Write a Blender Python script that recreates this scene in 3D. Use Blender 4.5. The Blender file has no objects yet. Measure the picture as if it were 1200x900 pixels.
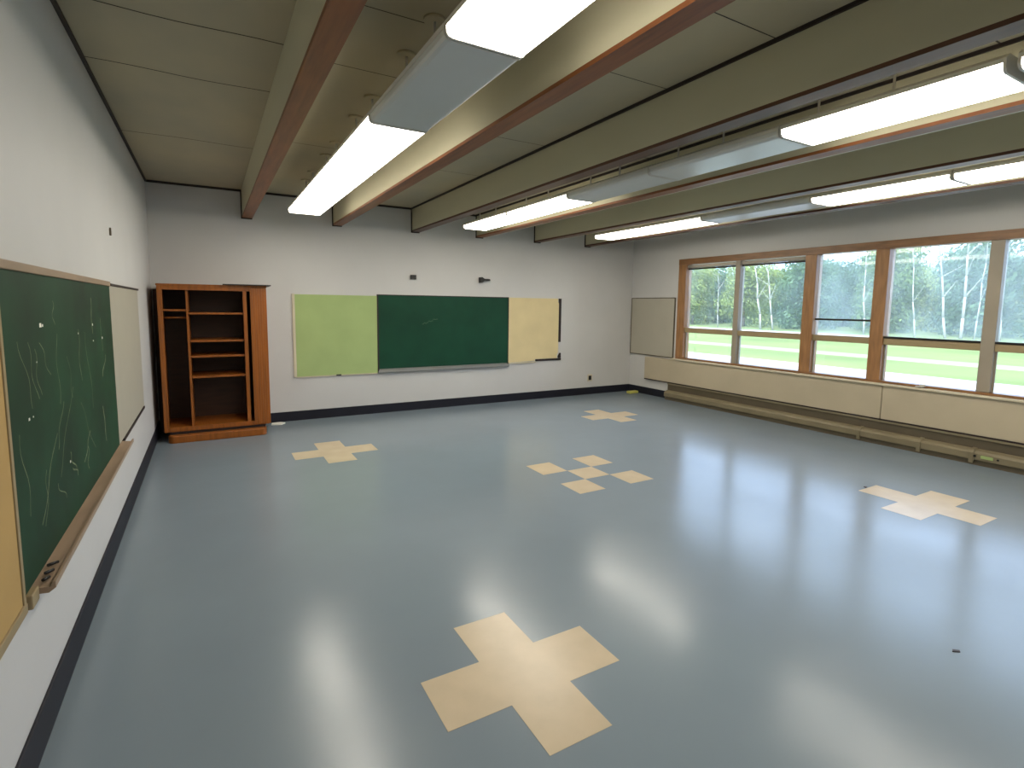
import bpy, bmesh, math, random
from mathutils import Vector, Matrix
random.seed(7)
S = bpy.context.scene
C = S.collection
# ------------------------------------------------------------------ camera
W, D, H, HB, Y0 = 7.629, 7.688, 3.026, 2.683, -1.7
CAMX, CAMZ = 0.585, 1.60
a, b, c = (math.radians(v) for v in (29.859, 6.082, 0.702))
fw = Vector((math.sin(a)*math.cos(b), math.cos(a)*math.cos(b), -math.sin(b)))
rt = Vector((math.cos(a), -math.sin(a), 0)); up = rt.cross(fw)
r2 = rt*math.cos(c) + up*math.sin(c); u2 = -rt*math.sin(c) + up*math.cos(c)
cd = bpy.data.cameras.new('camera'); cam = bpy.data.objects.new('camera', cd); C.objects.link(cam)
M = Matrix((r2, u2, -fw)).transposed().to_4x4(); M.translation = Vector((CAMX, 0, CAMZ))
cam.matrix_world = M
cd.sensor_width = 36; cd.lens = 36*618.613/1200; cd.shift_y = -25/1200; cd.clip_start = .02; cd.clip_end = 400
S.camera = cam
# ------------------------------------------------------------------ light and exposure
S.view_settings.view_transform = 'Standard'; S.view_settings.look = 'None'
S.view_settings.exposure = 0.0; S.view_settings.gamma = 1; S.view_settings.use_curve_mapping = False
SKY, SUN, LAMP = 5.4, 5.5, 14.5
wd = bpy.data.worlds.new('sky'); S.world = wd; wd.use_nodes = True
bg = wd.node_tree.nodes['Background']; bg.inputs[0].default_value = (.50, .69, 1, 1); bg.inputs[1].default_value = SKY
sd = bpy.data.lights.new('sun', 'SUN'); sd.energy = SUN; sd.angle = math.radians(2); sd.color = (1, .95, .84)
so = bpy.data.objects.new('sun', sd); C.objects.link(so)
so.rotation_euler = Vector((.62, .28, -.75)).to_track_quat('-Z', 'Y').to_euler()   # shines over the roof onto the lawn

# ------------------------------------------------------------------ materials
def lin(v): v /= 255; return v/12.92 if v <= .04045 else ((v+.055)/1.055)**2.4
def rgb(*t): return (lin(t[0]), lin(t[1]), lin(t[2]), 1)
def mat(name, col, rough=.6, spec=.5, var=.08, scale=3, stretch=(1,1,1), bump=0, bscale=40, metal=0, col2=None):
    m = bpy.data.materials.new(name); m.use_nodes = True
    n = m.node_tree.nodes; l = m.node_tree.links; p = n['Principled BSDF']
    p.inputs['Roughness'].default_value = rough; p.inputs['Specular IOR Level'].default_value = spec
    p.inputs['Metallic'].default_value = metal
    tc = n.new('ShaderNodeTexCoord'); mp = n.new('ShaderNodeMapping'); mp.inputs['Scale'].default_value = stretch
    l.new(tc.outputs['Object'], mp.inputs[0])
    nz = n.new('ShaderNodeTexNoise'); nz.inputs['Scale'].default_value = scale; nz.inputs['Detail'].default_value = 5
    l.new(mp.outputs[0], nz.inputs['Vector'])
    cr = n.new('ShaderNodeValToRGB'); cr.color_ramp.elements[0].position = .3; cr.color_ramp.elements[1].position = .7
    k = lambda f: tuple(min(1, x*f) for x in col[:3]) + (1,)
    cr.color_ramp.elements[0].color = k(1-var); cr.color_ramp.elements[1].color = col2 or k(1+var)
    l.new(nz.outputs[0], cr.inputs[0]); l.new(cr.outputs[0], p.inputs['Base Color'])
    if bump:
        bz = n.new('ShaderNodeTexNoise'); bz.inputs['Scale'].default_value = bscale; l.new(mp.outputs[0], bz.inputs['Vector'])
        bp = n.new('ShaderNodeBump'); bp.inputs['Strength'].default_value = bump; bp.inputs['Distance'].default_value = .01
        l.new(bz.outputs[0], bp.inputs['Height']); l.new(bp.outputs[0], p.inputs['Normal'])
    return m
def emis(name, col, s):
    m = mat(name, (.8,.8,.8,1), .3, var=.01); p = m.node_tree.nodes['Principled BSDF']
    p.inputs['Emission Color'].default_value = col; p.inputs['Emission Strength'].default_value = s
    return m
m_wall = mat('wall_paint', rgb(200,199,197), .55, var=.03, scale=1.5, bump=.05, bscale=60)
m_ceil = mat('ceiling_board', rgb(176,168,146), .75, var=.10, scale=1.3, stretch=(1,.6,1), bump=.1, bscale=8, col2=rgb(192,178,146))
m_seam = mat('seam_dark', rgb(48,38,28), .8)
m_beam = mat('beam_paint', rgb(204,198,170), .5, var=.06, scale=2, stretch=(1,.3,1))
m_stain = mat('stained_wood', rgb(134,78,38), .45, var=.25, scale=6, stretch=(6,.5,6))
m_stain_shade = mat('stained_wood_shaded', rgb(84,50,28), .45, var=.2, scale=6, stretch=(6,.5,6))  # same stain, darkened in colour for undersides away from the light
m_dark = mat('dark_trim', rgb(40,28,26), .6)
m_cream = mat('cream_trim', rgb(205,195,170), .5)
m_base = mat('navy_vinyl_base', rgb(27,28,38), .5, spec=.3, var=.1)
m_green = mat('chalkboard_green', rgb(16,64,44), .6, spec=.25, var=.14, scale=2.5)
m_greend = mat('chalkboard_dark_green', rgb(26,54,36), .6, spec=.25, var=.25, scale=2.2, col2=rgb(30,70,46))
m_lgreen = mat('pale_green_tackboard', rgb(162,182,120), .8, var=.05)
m_tan = mat('tan_tackboard', rgb(216,198,152), .8, var=.05)
m_tan2 = mat('yellow_tackboard', rgb(178,146,90), .8, var=.05)
m_grey = mat('grey_panel', rgb(172,167,152), .5, var=.03)
m_alu = mat('tray_metal', rgb(165,165,160), .35, metal=.6)
m_tray = mat('tray_wood', rgb(150,128,106), .5, var=.12, scale=5, stretch=(4,.6,4))
m_chalk = mat('chalk', rgb(122,134,104), .9, var=.3, scale=20)
m_smear = mat('chalk_smear', rgb(60,92,70), .9)
m_chalkb = mat('chalk_bright', rgb(235,230,215), .9)
m_cab = mat('orange_wood', rgb(142,80,24), .38, var=.22, scale=5, stretch=(7,7,.5))
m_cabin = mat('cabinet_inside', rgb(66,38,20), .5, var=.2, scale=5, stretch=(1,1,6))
m_frame = mat('window_wood', rgb(132,94,60), .4, var=.22, scale=5, stretch=(5,.8,5))
m_post = mat('post_wood', rgb(152,110,70), .4, var=.22, scale=5, stretch=(5,5,.8))
m_mull = mat('mullion_paint', rgb(150,140,124), .45, var=.06)
m_trans = mat('transom_paint', rgb(152,134,100), .45, var=.08)
m_shade = mat('roller_shade', rgb(190,180,165), .7)
m_panel = mat('panel_paint', rgb(184,172,148), .45, var=.04)
m_heat = mat('heater_enamel', rgb(126,116,92), .4, var=.1, scale=4)
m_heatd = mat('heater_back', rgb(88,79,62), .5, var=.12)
m_white = mat('white_enamel', rgb(206,204,198), .35, var=.02)
m_black = mat('black_plastic', rgb(18,17,17), .4)
m_tile = mat('cream_vinyl_tile', rgb(192,176,150), .26, var=.05, scale=6)
m_yel = mat('yellow_plastic', rgb(190,186,96), .5)
m_paper = mat('white_scrap', rgb(215,215,208), .7)
m_lit = emis('lit_diffuser', (1,.93,.80,1), LAMP)
m_unlit = mat('unlit_diffuser', rgb(205,208,206), .28, var=.02)
m_grass = mat('lawn_grass', rgb(96,112,48), .9, var=.12, scale=.12, col2=rgb(120,132,66))
m_path = mat('concrete_path', rgb(176,172,164), .9, var=.05, scale=.6)
m_dry = mat('dry_grass', rgb(136,150,100), .9, var=.1, scale=.3)
m_trunk = mat('pale_bark', rgb(160,158,146), .8, var=.12, scale=3)
m_trunkd = mat('dark_bark', rgb(96,84,66), .9, var=.2, scale=3)

def leafmat(name, c1, c2):
    m = mat(name, c1, .7, var=.1, scale=.9, col2=c2, spec=.2)
    n = m.node_tree.nodes; l = m.node_tree.links
    tr = n.new('ShaderNodeBsdfTranslucent'); tr.inputs[0].default_value = c2
    mx = n.new('ShaderNodeMixShader'); mx.inputs[0].default_value = .35
    l.new(n['Principled BSDF'].outputs[0], mx.inputs[1]); l.new(tr.outputs[0], mx.inputs[2])
    l.new(mx.outputs[0], n['Material Output'].inputs[0]); return m
m_leaf = [leafmat('leaf_green', rgb(70,92,44), rgb(132,156,88)), leafmat('leaf_blue_green', rgb(56,82,54), rgb(116,142,102)),
          leafmat('leaf_yellow_green', rgb(98,118,56), rgb(164,176,100))]
# window glass: clear with a faint reflection and, on the hazy panes, a pale film that whitens the view
def glassmat(name, film):
    m = bpy.data.materials.new(name); m.use_nodes = True; n = m.node_tree.nodes; l = m.node_tree.links; n.clear()
    o = n.new('ShaderNodeOutputMaterial'); t = n.new('ShaderNodeBsdfTransparent'); g = n.new('ShaderNodeBsdfGlossy')
    g.inputs['Roughness'].default_value = .03
    fr = n.new('ShaderNodeFresnel'); fr.inputs[0].default_value = 1.35
    m1 = n.new('ShaderNodeMixShader'); l.new(fr.outputs[0], m1.inputs[0]); l.new(t.outputs[0], m1.inputs[1]); l.new(g.outputs[0], m1.inputs[2])
    last = m1
    if film:
        d = n.new('ShaderNodeBsdfTranslucent'); d.inputs[0].default_value = (.86,.95,.93,1)
        nz = n.new('ShaderNodeTexNoise'); nz.inputs['Scale'].default_value = 2; tc = n.new('ShaderNodeTexCoord'); l.new(tc.outputs['Object'], nz.inputs['Vector'])
        ml = n.new('ShaderNodeMath'); ml.operation = 'MULTIPLY'; ml.inputs[1].default_value = film*2; l.new(nz.outputs[0], ml.inputs[0])
        m2 = n.new('ShaderNodeMixShader'); l.new(ml.outputs[0], m2.inputs[0]); l.new(m1.outputs[0], m2.inputs[1]); l.new(d.outputs[0], m2.inputs[2]); last = m2
    l.new(last.outputs[0], o.inputs[0]); return m
m_glass = glassmat('clear_glass', 0); m_glassl = glassmat('lightly_hazy_glass', .06); m_glassf = glassmat('hazy_glass', .13)

# waxed sheet floor: grey-green, clear coat with long soft ripples
def floormat():
    m = bpy.data.materials.new('waxed_vinyl_floor'); m.use_nodes = True; n = m.node_tree.nodes; l = m.node_tree.links; p = n['Principled BSDF']
    tc = n.new('ShaderNodeTexCoord')
    n1 = n.new('ShaderNodeTexNoise'); n1.inputs['Scale'].default_value = .9; n1.inputs['Detail'].default_value = 6
    l.new(tc.outputs['Object'], n1.inputs['Vector'])
    cr = n.new('ShaderNodeValToRGB'); cr.color_ramp.elements[0].position = .3; cr.color_ramp.elements[1].position = .7
    cr.color_ramp.elements[0].color = rgb(120,132,142); cr.color_ramp.elements[1].color = rgb(125,138,148)
    l.new(n1.outputs[0], cr.inputs[0]); l.new(cr.outputs[0], p.inputs['Base Color'])
    n2 = n.new('ShaderNodeTexNoise'); n2.inputs['Scale'].default_value = 1.6; n2.inputs['Detail'].default_value = 4; l.new(tc.outputs['Object'], n2.inputs['Vector'])
    mr = n.new('ShaderNodeMapRange'); mr.inputs['From Min'].default_value = .3; mr.inputs['From Max'].default_value = .7
    mr.inputs['To Min'].default_value = .18; mr.inputs['To Max'].default_value = .25; l.new(n2.outputs[0], mr.inputs['Value']); l.new(mr.outputs[0], p.inputs['Roughness'])
    p.inputs['Specular IOR Level'].default_value = .32
    n3 = n.new('ShaderNodeTexNoise'); n3.inputs['Scale'].default_value = 9; n3.inputs['Detail'].default_value = 3; l.new(tc.outputs['Object'], n3.inputs['Vector'])
    bp = n.new('ShaderNodeBump'); bp.inputs['Strength'].default_value = .045; bp.inputs['Distance'].default_value = .02
    l.new(n3.outputs[0], bp.inputs['Height']); l.new(bp.outputs[0], p.inputs['Normal'])
    return m
m_floor = floormat()

# ------------------------------------------------------------------ helpers
class MB:
    def __init__(s, *mats): s.b = bmesh.new(); s.m = mats
    def quad(s, pts, mi=0):
        f = s.b.faces.new([s.b.verts.new(p) for p in pts]); f.material_index = mi
    def box(s, x0, x1, y0, y1, z0, z1, mi=0):
        v = [s.b.verts.new((x, y, z)) for x in (x0, x1) for y in (y0, y1) for z in (z0, z1)]
        for q in ((0,1,3,2),(4,6,7,5),(0,4,5,1),(2,3,7,6),(0,2,6,4),(1,5,7,3)):
            f = s.b.faces.new([v[i] for i in q]); f.material_index = mi
        return s
    def prism(s, prof, axis, t0, t1, mi=0):
        # prof: 2-D loop; axis 'y' -> (x,z) profile, 'x' -> (y,z), 'z' -> (x,y)
        def P(q, t): return {'y': (q[0], t, q[1]), 'x': (t, q[0], q[1]), 'z': (q[0], q[1], t)}[axis]
        A = [s.b.verts.new(P(q, t0)) for q in prof]; B = [s.b.verts.new(P(q, t1)) for q in prof]; n = len(prof)
        fs = [s.b.faces.new(A), s.b.faces.new(B[::-1])]
        for i in range(n): fs.append(s.b.faces.new((A[i], B[i], B[(i+1) % n], A[(i+1) % n])))
        for f in fs: f.material_index = mi
        return s
    def tube(s, p0, p1, r, seg=10, mi=0, r1=None):
        p0, p1 = Vector(p0), Vector(p1); d = (p1-p0).normalized(); r1 = r if r1 is None else r1
        x = d.orthogonal().normalized(); y = d.cross(x)
        A, B = [[s.b.verts.new(p + (x*math.cos(2*math.pi*i/seg) + y*math.sin(2*math.pi*i/seg))*q) for i in range(seg)] for p, q in ((p0, r), (p1, r1))]
        fs = [s.b.faces.new(A), s.b.faces.new(B)] + [s.b.faces.new((A[i], B[i], B[(i+1) % seg], A[(i+1) % seg])) for i in range(seg)]
        for f in fs: f.material_index = mi; f.smooth = seg > 6
        for f in fs[:2]: f.smooth = False
        return s
    def build(s, name, parent=None, bevel=0, kind=None):
        bmesh.ops.recalc_face_normals(s.b, faces=s.b.faces)
        me = bpy.data.meshes.new(name); s.b.to_mesh(me); s.b.free()
        for m in s.m: me.materials.append(m)
        o = bpy.data.objects.new(name, me); C.objects.link(o)
        if bevel:
            bv = o.modifiers.new('bevel', 'BEVEL'); bv.width = bevel; bv.segments = 2; bv.limit_method = 'ANGLE'
        if parent:
            o.parent = parent; o.matrix_parent_inverse = Matrix.Translation(parent.location).inverted()
        if kind: o['kind'] = kind
        return o
def box(name, m, x0, x1, y0, y1, z0, z1, parent=None, bevel=0, kind=None):
    return MB(m).box(x0, x1, y0, y1, z0, z1).build(name, parent, bevel, kind)
def tag(o, label, cat, group=None):
    o['label'] = label; o['category'] = cat
    if group: o['group'] = group
    return o
def thing(name, loc, label, cat, group=None):
    o = bpy.data.objects.new(name, None); o.location = loc; o.empty_display_size = .1; C.objects.link(o)
    return tag(o, label, cat, group)

# ------------------------------------------------------------------ room shell
box('floor', m_floor, -.2, W+.2, Y0-.2, D+.2, -.3, 0, kind='structure')
cb = MB(m_ceil, m_seam)
cb.box(-.4, W+.4, Y0-.4, D+.4, H, H+.25)
BX = [1.009, 2.128, 3.257, 4.319, 5.408, 6.474]; BW = .115
bays = [(0, BX[0])] + [(BX[i]+BW, BX[i+1]) for i in range(5)] + [(BX[5]+BW, W)]
for i, (x0, x1) in enumerate(bays):
    ys = [[3.33, 4.09, 5.6, 2.1, .6], [3.41, 2.70, 5.2, 1.2], [2.647, 1.88, 5.4, 4.1, .5], [3.9, 1.3], [2.6, 5.1, .2], [4.4, 1.9], [3.0, 5.5, .8]][i]
    for y in ys:
        n = 8; w = .0035 if i in (1, 2) else .005
        for k in range(n):   # seam wanders a little across the bay
            xa, xb = x0 + (x1-x0)*k/n, x0 + (x1-x0)*(k+1)/n
            ya, yb = (y + .012*math.sin(k*.9+y*7), y + .012*math.sin((k+1)*.9+y*7)) if i == 0 else (y, y)
            cb.quad([(xa, ya-w, H-.001), (xb, yb-w, H-.001), (xb, yb+w, H-.001), (xa, ya+w, H-.001)], 1)
cb.build('ceiling', kind='structure')
box('wall_left', m_wall, -.2, 0, Y0-.2, D+.2, 0, H, kind='structure')
box('wall_back', m_wall, 0, W, D, D+.2, 0, H, kind='structure')
box('wall_front', m_wall, 0, W, Y0-.2, Y0, 0, H, kind='structure')
WY0, WY1, WZ0, WZ1 = -1.35, 6.53, .735, 2.43
wr = MB(m_wall); T = .16
wr.box(W, W+T, WY1, D+.2, 0, H).box(W, W+T, Y0-.2, WY0, 0, H).box(W, W+T, WY0, WY1, 0, WZ0).box(W, W+T, WY0, WY1, WZ1, H)
wr.build('wall_right', kind='structure')
HBS = .13
box('baseboard_left', m_base, 0, .012, Y0, D, 0, HBS+.02, kind='structure', bevel=.003)
box('baseboard_back', m_base, .012, W-.012, D-.012, D, 0, HBS, kind='structure', bevel=.003)
box('baseboard_right', m_base, W-.012, W, 6.67, D, 0, HBS, kind='structure', bevel=.003)
box('trim_1', m_dark, 0, .018, Y0, D, H-.022, H, kind='structure')
bt = MB(m_dark)
for x0, x1 in bays: bt.box(max(x0, .018), x1, D-.018, D, H-.025, H)
bt.build('trim_2', kind='structure')
box('trim_3', m_dark, W-.018, W, Y0, D, H-.025, H, kind='structure')

# ------------------------------------------------------------------ ceiling beams
ordw = ['first beam from the left wall', 'second beam from the left wall, right of the nearest lamp row', 'third beam from the left wall, left of the middle lamp row',
        'fourth beam from the left wall, right of the middle lamp row', 'fifth beam from the left wall, left of the far lamp row', 'sixth beam from the left wall, nearest the window wall']
for i, x in enumerate(BX):
    t = thing('ceiling_beam', (x+BW/2, D, HB), 'painted box beam with brown stained underside, ' + ordw[i], 'beam', 'ceiling beams running to the back wall')
    box('beam_body', m_beam, x, x+BW, Y0, D, HB+.022, H, t)
    box('bottom_board', m_stain if i in (0, 1, 3) else m_stain_shade, x-.002, x+BW+.002, Y0, D, HB, HB+.022, t)
    MB(m_dark).box(x-.014, x, D-.014, D, HB-.012, H).box(x-.014, x+BW, D-.014, D, HB-.014, HB).build('end_bracket', t)
    if i >= 2: box('cove_strip', m_dark, x-.016, x, Y0, D-.02, H-.02, H, t)
    if i >= 3: box('edge_strip', m_cream, x+BW+.004, x+BW+.034, Y0, D-.02, HB+.004, HB+.018, t)

# ------------------------------------------------------------------ fluorescent fixtures
FZ0, FZ1, FZ2 = 2.66, 2.70, 2.742
lit_groups = {}
def fixture(cx, y1, y0, lit, label, group):
    t = thing('ceiling_light', (cx, (y0+y1)/2, FZ2), label, 'ceiling light', group)
    g = .004; w = .185
    MB(m_white).prism([(cx-w, FZ1), (cx+w, FZ1), (cx+w, FZ1+.02), (cx+w-.03, FZ2), (cx-w+.03, FZ2), (cx-w, FZ1+.02)], 'y', y0+g, y1-g).build('housing', t)
    prof = [(cx-w+.004, FZ1), (cx-w+.006, FZ0+.018), (cx-w+.014, FZ0+.006), (cx-w+.03, FZ0), (cx+w-.03, FZ0), (cx+w-.014, FZ0+.006), (cx+w-.006, FZ0+.018), (cx+w-.004, FZ1)]
    MB(m_lit if lit else m_unlit).prism(prof, 'y', y0+g+.012, y1-g-.012).build('diffuser', t)
    for ye in (y0+g, y1-g-.012):
        MB(m_white).prism([(cx-w, FZ1), (cx-w+.002, FZ0+.016), (cx-w+.012, FZ0+.002), (cx-w+.03, FZ0-.003), (cx+w-.03, FZ0-.003), (cx+w-.012, FZ0+.002), (cx+w-.002, FZ0+.016), (cx+w, FZ1)],
                          'y', ye, ye+.012).build('end_cap', t)
    for f in (.12, .5):
        yy = y1 - (y1-y0)*f
        if f == .5 and y1-y0 < 1: continue
        st = MB(m_white).tube((cx, yy, FZ2), (cx, yy, H-.012), .007, 8).build('hanger_rod', t)
        MB(m_ceil).tube((cx, yy, H-.014), (cx, yy, H), .055, 20).build('canopy', st)
rows = [(1.63, [6.8,5.6,4.4,3.21,2.07,.87,-.33,-1.5], 'LLLULUU', 'nearest the left wall'),
        (3.87, [6.8,5.58,4.36,3.25,2.13,1.02,-.18,-1.38], 'LLUULLU', 'of the middle row'),
        (6.00, [6.6,5.6,4.55,3.21,2.05,.85,-.35,-1.5], 'LLULLLU', 'nearest the windows')]
rown = ['left lamp row', 'middle lamp row', 'window side lamp row']
pos = ['first', 'second', 'third', 'fourth', 'fifth', 'sixth', 'seventh']
for ri, (cx, ys, st, rn) in enumerate(rows):
    for k, ch in enumerate(st):
        fixture(cx, ys[k], ys[k+1] + (.03 if (ri == 1 and k == 4) else 0), ch == 'L',
                ('glowing' if ch == 'L' else 'unlit grey') + ' fluorescent light, %s from the back wall in the %s' % (pos[k], rown[ri]), rown[ri])

# ------------------------------------------------------------------ boards on the left wall
t = thing('chalkboard', (0, 3.35, .62), 'dark green chalkboard covered with faint scribbles on the left wall', 'chalkboard')
cbm = MB(m_greend, m_chalk, m_chalkb)
cbm.box(0, .016, 2.24, 4.43, .62, 1.70)
def chalk(pts, w, mi=1, px=None, py=None):
    for (y0, z0), (y1, z1) in zip(pts, pts[1:]):
        d = Vector((y1-y0, z1-z0)); n = Vector((-d.y, d.x)).normalized()*w
        cbm.quad([(.0166, y0-n.x, z0-n.y), (.0166, y1-n.x, z1-n.y), (.0166, y1+n.x, z1+n.y), (.0166, y0+n.x, z0+n.y)], mi)
def squig(y, z, dy, dz, w, n=9, amp=.02):
    ph = random.random()*6
    chalk([(y + dy*k/n + amp*math.sin(ph+k*.8), z + dz*k/n) for k in range(n+1)], w)
squig(2.92,1.46,-.02,-.30,.0022); squig(2.95,1.16,-.15,-.18,.0024); squig(2.40,1.46,.12,-.25,.002); squig(2.50,1.45,.08,-.22,.002)
squig(2.33,1.15,.06,-.30,.002); squig(2.80,1.05,-.30,-.28,.0028); squig(3.36,1.46,.0,-.26,.003); squig(3.52,1.44,.10,-.42,.0022)
squig(3.30,1.1,.28,-.30,.0016); squig(2.78,1.30,-.12,.14,.002); squig(2.58,1.42,.04,-.18,.002); squig(3.75,1.62,-.02,-.20,.005,amp=.01)
squig(3.95,1.15,.16,.12,.005); squig(3.9,.98,.04,-.22,.006,amp=.008); squig(3.15,1.2,-.35,-.34,.0018); squig(3.0,.92,.10,-.10,.0035)
squig(3.05,.84,.1,-.06,.004); squig(3.3,.8,.18,.12,.004); squig(2.62,.95,-.06,-.20,.0018); squig(2.75,.85,.14,-.1,.002); squig(3.4,.86,-.02,-.12,.003)
squig(2.9,1.6,.0,-.1,.0025); squig(3.1,1.35,.05,-.2,.0015); squig(4.0,1.5,.02,-.2,.003,amp=.006)
for y, z, s in ((2.69,1.505,.016),(2.72,1.503,.010),(4.03,1.38,.012),(3.75,1.47,.012),(3.36,1.44,.008),(2.45,1.18,.010),(2.5,1.18,.006),(3.74,1.38,.008),(3.0,.88,.010),(2.6,1.37,.005)):
    cbm.quad([(.0169,y-s,z-s*.5),(.0169,y+s,z-s*.5),(.0169,y+s*.8,z+s*.5),(.0169,y-s*.8,z+s*.5)], 2)
cbm.build('writing_surface', t)
tr = MB(m_tray)   # ledge with rolled lip
tr.prism([(.0,.58),(.055,.575),(.075,.59),(.075,.612),(.066,.612),(.060,.596),(.0,.602)], 'y', 2.34, 4.62)
tray = tr.build('chalk_tray', t)
for y, z in ((2.50,.0),(2.43,0),(2.37,0)):
    o = MB(m_black).tube((.022+.012*(2.5-y)*8, y, .6125), (.045, y+.03, .6085), .006, 8).build('crayon_stub')
    tag(o, 'short black crayon stub lying at the near end of the left chalk tray', 'crayon', 'black stubs on the chalk tray')
box('bracket', m_trans, 0, .03, 2.26, 2.34, .56, .61, t, bevel=.004)
box('top_rail', m_tray, 0, .024, 2.24, 4.433, 1.70, 1.732, t, bevel=.004)
t = thing('tackboard', (0, 1.7, .585), 'yellow tan tackboard at the left picture edge beside the scribbled chalkboard', 'tackboard')
box('board', m_tan2, 0, .016, 1.0, 2.215, .6, 1.70, t, bevel=.002)
box('top_rail', m_tray, 0, .024, 1.0, 2.239, 1.70, 1.732, t, bevel=.004)
box('edge_rail', m_trans, 0, .02, 2.216, 2.239, .6, 1.70, t, bevel=.002)
box('bottom_rail', m_trans, 0, .022, 1.0, 2.24, .565, .6, t, bevel=.003)
t = thing('wall_panel', (0, 5.25, .6), 'plain grey panel on the left wall between chalkboard and wardrobe corner', 'panel')
box('board', m_grey, 0, .014, 4.434, 6.08, .615, 1.705, t, bevel=.002)
box('top_rail', m_dark, 0, .018, 4.5, 6.15, 1.706, 1.722, t)
box('bottom_rail', m_dark, 0, .020, 4.66, 6.06, .592, .612, t)
o = MB(m_heatd).prism([(4.718,2.07),(4.732,2.065),(4.738,2.09),(4.73,2.12),(4.72,2.105)], 'x', 0, .012).build('wall_hook'); tag(o, 'small dark hook stuck high on the left wall above the chalkboard end', 'hook')

# ------------------------------------------------------------------ boards on the back wall
def YB(d): return D-d
t = thing('tackboard', (2.15, D, .6), 'pale green tackboard on the back wall left of the chalkboard', 'tackboard')
box('board', m_lgreen, 1.60, 2.715, YB(.016), D, .605, 1.728, t, bevel=.002)
box('edge_rail', m_cream, 1.565, 1.60, YB(.02), D, .60, 1.735, t, bevel=.002)
box('bottom_rail', m_cream, 1.60, 2.715, YB(.02), D, .592, .605, t)
box('clip', m_black, 2.12, 2.19, YB(.028), YB(.02), .592, .612, t, bevel=.003)
t = thing('chalkboard', (3.8, D, .6), 'clean dark green chalkboard in the middle of the back wall', 'chalkboard')
cb2 = MB(m_green, m_smear); cb2.box(2.735, 4.90, YB(.018), D, .66, 1.738)
for k in range(10):
    x = 3.4+k*.025; z = 1.31+k*.009+.01*math.sin(k*2)
    cb2.quad([(x, YB(.0184), z), (x+.03, YB(.0184), z+.002), (x+.032, YB(.0184), z+.012), (x+.003, YB(.0184), z+.01)], 1)
cb2.build('writing_surface', t)
MB(m_dark).box(2.716, 2.735, YB(.022), D, .60, 1.75).box(4.90, 4.914, YB(.022), D, .64, 1.75).box(2.735, 4.90, YB(.022), D, 1.738, 1.75).build('frame', t)
MB(m_alu).prism([(YB(0),.60),(YB(.05),.60),(YB(.062),.612),(YB(.062),.64),(YB(.054),.64),(YB(.052),.622),(YB(.018),.622),(YB(.018),.655),(YB(0),.655)], 'x', 2.72, 4.912).build('chalk_tray', t)
t = thing('tackboard', (5.4, D, .66), 'tan tackboard right of the back chalkboard with its dark edging peeling off', 'tackboard')
MB(m_tan).prism([(4.916,.66),(5.44,.672),(5.44,.70),(5.90,.70),(5.90,.76),(5.925,.80),(5.925,1.66),(5.905,1.69),(5.905,1.745),(4.916,1.745)], 'y', YB(.016), D).build('board', t)
box('bottom_edging', m_dark, 5.46, 5.99, YB(.02), D, .663, .697, t, bevel=.002)
MB(m_dark).box(5.925, 5.975, YB(.02), D, .985, 1.745).build('side_edging', t)
MB(m_dark).prism([(5.93,.70),(5.985,.70),(5.985,.79),(5.965,.79),(5.93,.74)], 'y', YB(.02), D).build('corner_edging', t)
box('bottom_rail', m_cream, 4.93, 5.46, YB(.02), D, .638, .658, t)
o = MB(m_black, m_alu).box(3.225,3.31,YB(.03),D,1.985,2.05).build('wall_switch_box', bevel=.004)
tag(o, 'small square black box high on the back wall above the chalkboard', 'wall box')
o = MB(m_black).prism([(4.36,1.97),(4.36,2.055),(4.40,2.06),(4.44,2.035),(4.53,2.032),(4.55,2.02),(4.53,2.004),(4.44,2.0),(4.40,1.975)], 'y', YB(.07), YB(.0)).build('wall_bracket', bevel=.006)
tag(o, 'black wedge shaped bracket high on the back wall, right of the square box', 'bracket')
t = thing('power_outlet', (6.66, D, .3), 'small black outlet low on the back wall near the right corner', 'outlet')
box('cover_plate', m_cream, 6.605, 6.715, YB(.006), D, .24, .37, t, bevel=.003)
box('socket', m_black, 6.63, 6.69, YB(.014), YB(.006), .265, .345, t, bevel=.003)

# ------------------------------------------------------------------ wardrobe
KX0, KX1, KY0, KY1, KZ0, KZ1 = .095, 1.20, 7.06, 7.655, .12, 1.785
t = thing('wardrobe', (.65, 7.35, 0), 'open brown wooden wardrobe with shelves and a half slid door in the corner', 'wardrobe')
box('left_side', m_cab, KX0, KX0+.028, KY0, KY1, KZ0, KZ1, t, bevel=.002)
box('right_side', m_cab, KX1-.02, KX1, KY0+.03, KY1, KZ0, KZ1, t, bevel=.002)
box('face_stile', m_cab, KX0+.0285, KX0+.05, KY0, KY0+.025, KZ0+.05, KZ1-.045, t, bevel=.002)
box('top', m_cab, KX0-.006, KX1+.006, KY0-.006, KY1, KZ1, KZ1+.022, t, bevel=.003)
box('top_rail', m_cab, KX0+.0285, KX1-.0205, KY0, KY0+.03, KZ1-.045, KZ1, t, bevel=.002)
box('bottom', m_cab, KX0+.0285, KX1-.0205, KY0, KY1, KZ0, KZ0+.05, t, bevel=.002)
box('back_panel', m_cabin, .014, KX1-.0205, KY1, KY1+.014, .01, KZ1-.03, t)  # inside back; left overhang is dark in place of shade in the wall gap
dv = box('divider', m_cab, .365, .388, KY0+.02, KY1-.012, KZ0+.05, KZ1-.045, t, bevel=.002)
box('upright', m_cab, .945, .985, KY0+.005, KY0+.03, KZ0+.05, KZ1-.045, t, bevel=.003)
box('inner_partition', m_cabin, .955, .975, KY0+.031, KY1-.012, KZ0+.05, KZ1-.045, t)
for z, m in ((1.475,m_cab),(1.155,m_cab),(.975,m_cab),(.735,m_cab)):
    box('shelf', m, .3885, .9545, KY0+.04, KY1-.0125, z-.011, z+.011, t, bevel=.002)
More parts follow.
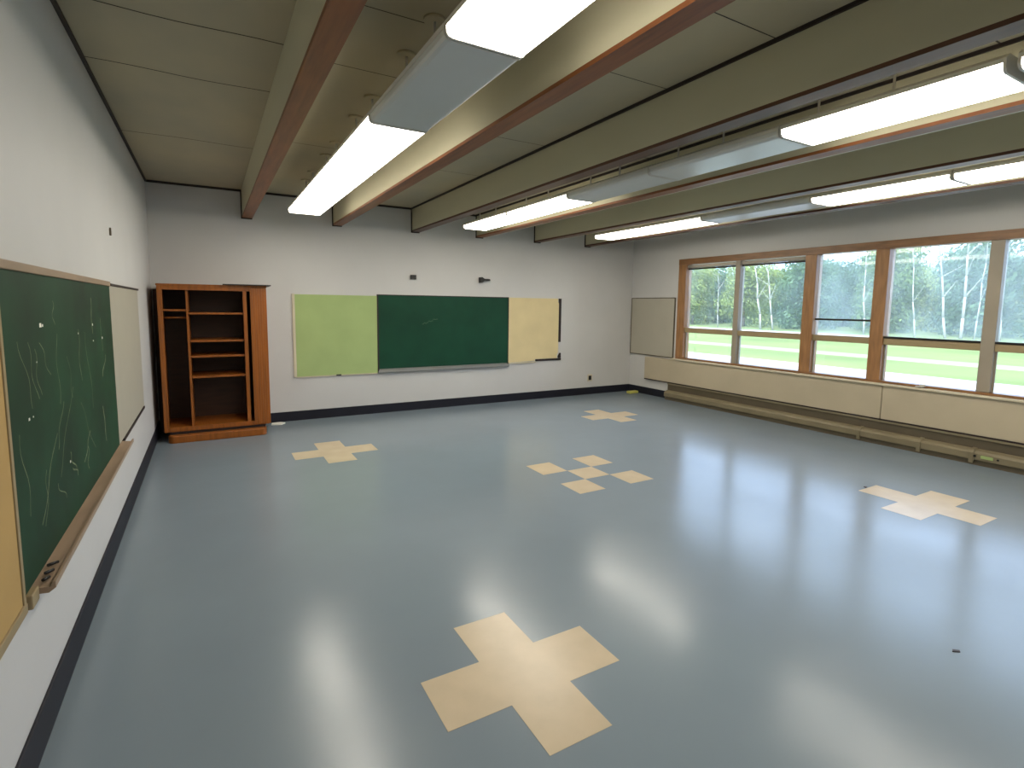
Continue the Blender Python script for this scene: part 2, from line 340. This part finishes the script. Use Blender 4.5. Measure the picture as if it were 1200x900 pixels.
box('hat_shelf', m_cab, KX0+.0285, .3645, KY0+.04, KY1-.0125, 1.50, 1.522, t, bevel=.002)
MB(m_cab).tube((KX0+.029, KY0+.12, 1.425), (.3645, KY0+.12, 1.425), .011, 12).build('clothes_rail', t)
dr = MB(m_cab)
for k in range(7):
    x0 = 1.022+k*.0255; dr.box(x0, x0+.0252, KY0-.012, KY0+.012, KZ0+.01, KZ1-.004)
dr.build('sliding_door', t, bevel=.0015)
n = 8; pl = [(.17, 7.6)] + [(.17-.05*math.sin(math.pi/2*k/n)*1.0, 6.985+.07-.07*math.sin(math.pi/2*k/n)) if False else (.19-.06*math.cos(math.pi/2*k/n), 7.05-.06*math.sin(math.pi/2*k/n)) for k in range(n+1)] \
    + [(1.10+.05*math.sin(math.pi/2*k/n), 7.05-.06*math.cos(math.pi/2*k/n)) for k in range(n+1)] + [(1.15, 7.6)]
MB(m_cab).prism(pl, 'z', .0, .085).build('plinth', t, bevel=.008)
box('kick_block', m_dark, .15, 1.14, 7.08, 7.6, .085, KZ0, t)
o = MB(m_dark).prism([(.74,7.03),(1.225,6.985),(1.25,7.0),(1.25,7.42),(.76,7.40)], 'z', KZ1+.0222, KZ1+.034).build('loose_board')
tag(o, 'thin dark board lying on top of the wardrobe at its right end', 'board')
o = MB(m_paper).prism([(1.24,7.50),(1.36,7.47),(1.42,7.53),(1.37,7.60),(1.26,7.585)], 'z', .0005, .018).build('paper_scrap', bevel=.005)
tag(o, 'small white scrap on the floor beside the right foot of the wardrobe', 'scrap')
o = MB(m_yel).box(7.36, 7.575, 7.36, 7.46, .0005, .045).build('sponge_block', bevel=.012)
tag(o, 'small yellow block lying on the floor in the far right corner', 'block')

# ------------------------------------------------------------------ window wall
def win(name, y1, y0, panes, hazy, shade=False, bar=None, mull=None, darkline=False):
    """y1 far side, y0 near side between the wooden posts; mull = (y_far, y_near)"""
    r = bpy.data.objects.new(name, None); r.location = (W, (y0+y1)/2, WZ0); C.objects.link(r); r['kind'] = 'structure'
    cols = [(y1, mull[0]), (mull[1], y0)] if mull else [(y1, y0)]
    if mull: box('mullion', m_mull, W-.012, W+.10, mull[1], mull[0], WZ0+.03, WZ1-.09, r, bevel=.004)
    for i, (ya, yb) in enumerate(cols):
        box('transom', m_trans, W+.0, W+.09, yb, ya, 1.195, 1.275, r, bevel=.004)
        if darkline: box('lower_sash_rail', m_black, W-.01, W+.03, yb, ya, 1.275, 1.298, r, bevel=.003)
        box('glass_pane', m_glassf if hazy else m_glassl, W+.055, W+.061, yb, ya, 1.275, WZ1-.10, r)
        box('glass_pane', m_glass, W+.055, W+.061, yb, ya, WZ0+.02, 1.195, r)
        sf = MB(m_mull)   # slim sash round the lower light
        sf.box(W+.035, W+.05, yb, yb+.015, WZ0+.02, 1.195).box(W+.035, W+.05, ya-.015, ya, WZ0+.02, 1.195).build('sash', r)
        if bar: box('sash_bar', m_black, W+.03, W+.05, yb, ya, bar-.012, bar+.012, r, bevel=.002)
        if shade:
            sh = MB(m_shade).tube((W+.03, yb+.01, 2.30), (W+.03, ya-.01, 2.30), .026, 14).build('roller_shade', r)
            box('shade_hem', m_dark, W+.02, W+.045, yb+.005, ya-.005, 2.248, 2.272, sh, bevel=.003)
    return r
P = [(6.53, 6.37), (4.31, 4.155), (3.44, 3.29), (1.30, 1.15), (.44, .29), (-1.20, -1.35)]   # wooden posts
win('window_1', 6.37, 4.31, 2, False, shade=True, mull=(5.41, 5.325))
win('window_2', 4.155, 3.44, 1, True, bar=1.48)
win('window_3', 3.29, 1.30, 2, True, mull=(2.36, 2.245), darkline=True)
win('window_4', 1.15, .44, 1, False)
win('window_5', .29, -1.20, 2, True, mull=(-.42, -.52), darkline=True)
wf = MB(m_frame, m_post)
wf.box(W-.028, W+.12, WY0, WY1, 2.335, WZ1)
wf.box(W-.02, W+.12, WY0, WY1, WZ0, .762)
wf.build('trim_4', kind='structure', bevel=.003)
for i, (ya, yb) in enumerate(P):
    box('trim_%d' % (5+i), m_post, W-.024, W+.12, yb, ya, .762, 2.335, kind='structure', bevel=.004)
box('trim_11', m_cream, W-.075, W, Y0+.02, 6.60, .708, .734, kind='structure', bevel=.006)
t = thing('window_latch', (W-.02, 2.86, .765), 'small white latch on the wooden sill below the big window pane', 'latch')
box('base_plate', m_white, W-.05, W-.02, 2.82, 2.90, .742, .752, t, bevel=.003)
box('lever', m_white, W-.045, W-.03, 2.80, 2.86, .753, .775, t, bevel=.003)
G = 'boards under the windows'
for (ya, yb, lb) in ((7.235, 3.235, 'long beige board under the windows, far length ending near the corner'), (3.228, -.75, 'long beige board under the windows, near length below the big panes')):
    t = thing('wall_panel', (W, (ya+yb)/2, .3), lb, 'panel', G)
    box('board', m_panel, W-.05, W, yb, ya, .305, .706, t, bevel=.004); box('gap_shade_strip', m_dark, W-.047, W, yb, ya, .288, .305, t)  # dark strip stands in for the shadow gap below the board
t = thing('wall_panel', (W, 7.12, .74), 'pale grey square board on the right wall between corner and window', 'panel')
box('board', m_grey, W-.018, W, 6.60, 7.66, .745, 1.775, t, bevel=.002)
MB(m_heatd).box(W-.022, W, 6.585, 6.60, .735, 1.785).box(W-.022, W, 6.60, 7.66, 1.775, 1.787).box(W-.022, W, 6.60, 7.66, .733, .745).box(W-.022, W, 7.66, 7.672, .733, 1.787).build('edging', t)
# heating pipe cover along the floor
t = thing('baseboard_heater', (W, 3, 0), 'long beige heating pipe cover along the floor under the windows', 'heater')
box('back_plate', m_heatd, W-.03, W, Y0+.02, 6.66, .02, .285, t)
MB(m_heat).prism([(W-.035,.165),(W-.10,.15),(W-.125,.125),(W-.125,.06),(W-.115,.055),(W-.10,.065),(W-.035,.065)], 'y', Y0+.02, 6.655).build('cover', t, bevel=.003)
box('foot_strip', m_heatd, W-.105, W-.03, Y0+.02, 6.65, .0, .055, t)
box('top_lip', m_heat, W-.045, W-.03, Y0+.02, 6.66, .262, .285, t, bevel=.002)
for y in (3.42, 2.78, 2.30, .9):
    MB(m_heat).prism([(W-.035,.175),(W-.105,.16),(W-.134,.13),(W-.134,.02),(W-.124,.02),(W-.10,.055),(W-.035,.055)], 'y', y-.02, y+.02).build('coupling', t, bevel=.004)
box('label_plate', m_lgreen, W-.131, W-.1255, 2.12, 2.22, .085, .115, t)
MB(m_black).tube((W-.134, 2.27, .10), (W-.125, 2.27, .10), .012, 10).build('valve_hole', t)
MB(m_black).tube((W-.134, 2.08, .10), (W-.125, 2.08, .10), .010, 10).build('valve_hole', t)

# ------------------------------------------------------------------ inlaid floor tiles
TT = .0012
def tiles(cols, rws, cells, label):
    m = MB(m_tile)
    for i, j in cells:
        g = .0006 if cells is chk else -.0001
        m.box(cols[i]+g, cols[i+1]-g, rws[j]+g, rws[j+1]-g, .0002, TT)
    o = m.build('floor_tile_cross' if len(cells) == 5 and (0, 1) in cells else 'floor_tile_checker'); tag(o, label, 'floor tiles', 'cream tile patterns in the floor'); return o
plus = [(1,0),(0,1),(1,1),(2,1),(1,2)]; chk = [(0,0),(2,0),(1,1),(0,2),(2,2)]
tiles([1.303,1.58,1.868,2.145], [1.425,1.70,1.998,2.285], plus, 'large cream cross of five tiles set in the floor nearest the camera')
tiles([1.297,1.575,1.862,2.155], [5.42,5.695,5.985,6.29], plus, 'cream cross of five tiles set in the floor in front of the wardrobe')
tiles([3.30,3.58,3.875,4.16], [3.52,3.815,4.10,4.42], chk, 'cream checker of five tiles set in the middle of the floor')
tiles([5.28,5.56,5.865,6.145], [1.555,1.825,2.105,2.42], plus, 'cream cross of five tiles set in the floor at right near the windows')
tiles([5.28,5.56,5.85,6.14], [5.56,5.84,6.12,6.42], plus, 'small distant cream cross of tiles in the floor near the far right corner')
o = MB(m_dark).prism([(3.57,.985),(3.60,.965),(3.612,.972),(3.59,.992)], 'z', .0003, .004).build('floor_debris'); tag(o, 'tiny dark chip lying on the floor at lower right', 'debris')
o = MB(m_dark).prism([(5.70,2.425),(5.73,2.43),(5.735,2.445),(5.71,2.45)], 'z', .0003, .005).build('floor_debris'); tag(o, 'tiny dark chip on the floor behind the right tile cross', 'debris')

# ------------------------------------------------------------------ outdoors
GZ = -.35
box('ground', m_grass, W+.16, 140, -90, 140, GZ-.4, GZ, kind='structure')
o = MB(m_path).box(11.5, 19.2, -60, 90, GZ, GZ+.02).build('path'); o['kind'] = 'structure'
o = MB(m_dry).box(24.0, 26.0, -60, 90, GZ, GZ+.012).build('path'); o['kind'] = 'structure'
o = MB(m_path).box(38.0, 45.5, -60, 120, GZ, GZ+.012).build('path'); o['kind'] = 'structure'
def crown(seed, mi, h, r, n, low):
    rnd = random.Random(seed); bm = bmesh.new()
    blobs = [(rnd.uniform(-.6,.6)*r, rnd.uniform(-.6,.6)*r, rnd.uniform(low, h*.9), rnd.uniform(.35,.6)*r) for _ in range(40)]
    for _ in range(n):
        bx, by, bz, br = rnd.choice(blobs)
        d = Vector((rnd.gauss(0,1), rnd.gauss(0,1), rnd.gauss(0,1))).normalized()*br*rnd.uniform(.6,1.05)
        p = Vector((bx,by,max(bz+d.z,.15))) + Vector((d.x,d.y,0)); s = rnd.uniform(.10,.22)
        nrm = (d.normalized() + Vector((rnd.uniform(-.7,.7), rnd.uniform(-.7,.7), rnd.uniform(-.4,.8)))).normalized()
        x = nrm.orthogonal().normalized(); y = nrm.cross(x)
        bm.faces.new([bm.verts.new(p + x*s*i + y*s*.62*j) for i, j in ((-1,0),(-.2,-1),(1,0),(-.2,1))])
    me = bpy.data.meshes.new('foliage'); bm.to_mesh(me); bm.free(); me.materials.append(m_leaf[mi]); return me
def trunkmesh(seed, h, r, lean, m, branches=5):
    rnd = random.Random(seed); b = MB(m)
    pts = [Vector((lean*h*k/6 + rnd.uniform(-.06,.06), rnd.uniform(-.06,.06)+lean*h*.3*k/6, h*k/6)) for k in range(7)]
    for k in range(6): b.tube(pts[k], pts[k+1], r*(1-k*.12), 8, r1=r*(1-(k+1)*.12))
    for q in range(branches):
        p = pts[rnd.choice((2,3,4,5))]; e = p + Vector((rnd.uniform(-1.2,1.2), rnd.uniform(-1.2,1.2), rnd.uniform(.8,1.8)))
        b.tube(p, e, r*.35, 6, r1=r*.1)
    bmesh.ops.recalc_face_normals(b.b, faces=b.b.faces)
    me = bpy.data.meshes.new('trunk'); b.b.to_mesh(me); b.b.free(); me.materials.append(m); return me
crowns = [crown(1,0,8.0,2.75,6500,.5), crown(2,1,8.3,2.8,6500,.5), crown(3,2,7.6,2.7,6000,.4), crown(4,1,7.8,2.8,6500,.5)]
trunks = [trunkmesh(11,6,.16,.02,m_trunkd), trunkmesh(12,6.5,.2,-.02,m_trunkd)]
def obj(name, me, loc, rz=0, parent=None, sc=1):
    o = bpy.data.objects.new(name, me); o.location = loc; o.rotation_euler.z = rz; o.scale = (sc,)*3; C.objects.link(o)
    if parent: o.parent = parent
    return o
kinds = ['dense mid green tree in the wood beyond the lawn', 'dense blue green tree in the wood beyond the lawn', 'pale yellow green tree in the wood beyond the lawn', 'dense blue green tree in the wood beyond the lawn']
rnd = random.Random(5)
def tree(x, y, k, sc):
    t = thing('tree', (x, y, GZ), kinds[k], 'tree', kinds[k].replace(' tree in', ' trees in'))
    t.rotation_euler.z = rnd.uniform(0, 6.28); t.scale = (sc,)*3
    obj('foliage', crowns[k], (0,0,0), 0, t); obj('trunk', trunks[k % 2], (0,0,0), 0, t)
for r_, (x0, off) in enumerate(((53, 3.2), (60.2, 6.9), (67.4, .2), (74.6, 8), (81.8, .7), (89, 9), (96.2, 6))):
    for i in range(9+r_):
        tree(x0+rnd.uniform(-.15,.15), off+i*7.15, 2 if (r_ < 2 and i > 4 and i % 2) else rnd.choice((0,1,2,3)), 1)
bl = 'slender pale birch trunk standing in front of the dark wood'
for i, (x, y, h, lean, r) in enumerate([(42,29.0,9,.13,.10),(42,27.9,8.5,.12,.08),(42,20.7,8,.04,.07),(42,17.5,8,.08,.06),(42,15.75,9,.12,.09),(42,14.95,9,.01,.11),(42,14.2,8,-.02,.05),(42,13.0,8.5,.03,.05),(42,33.5,8,.02,.05),(42,24.6,8.5,.03,.05),(42,9.5,8.5,.05,.08),(42,7.6,8.5,.06,.06)]):
    x = .585+(x-.585)*1.135; y *= 1.135
    t = thing('birch_tree', (x, y, GZ), bl, 'tree', 'birches at the edge of the wood')
    obj('trunk', trunkmesh(40+i, h, r, lean, m_trunk, 4), (0,0,0), math.pi/2, t)
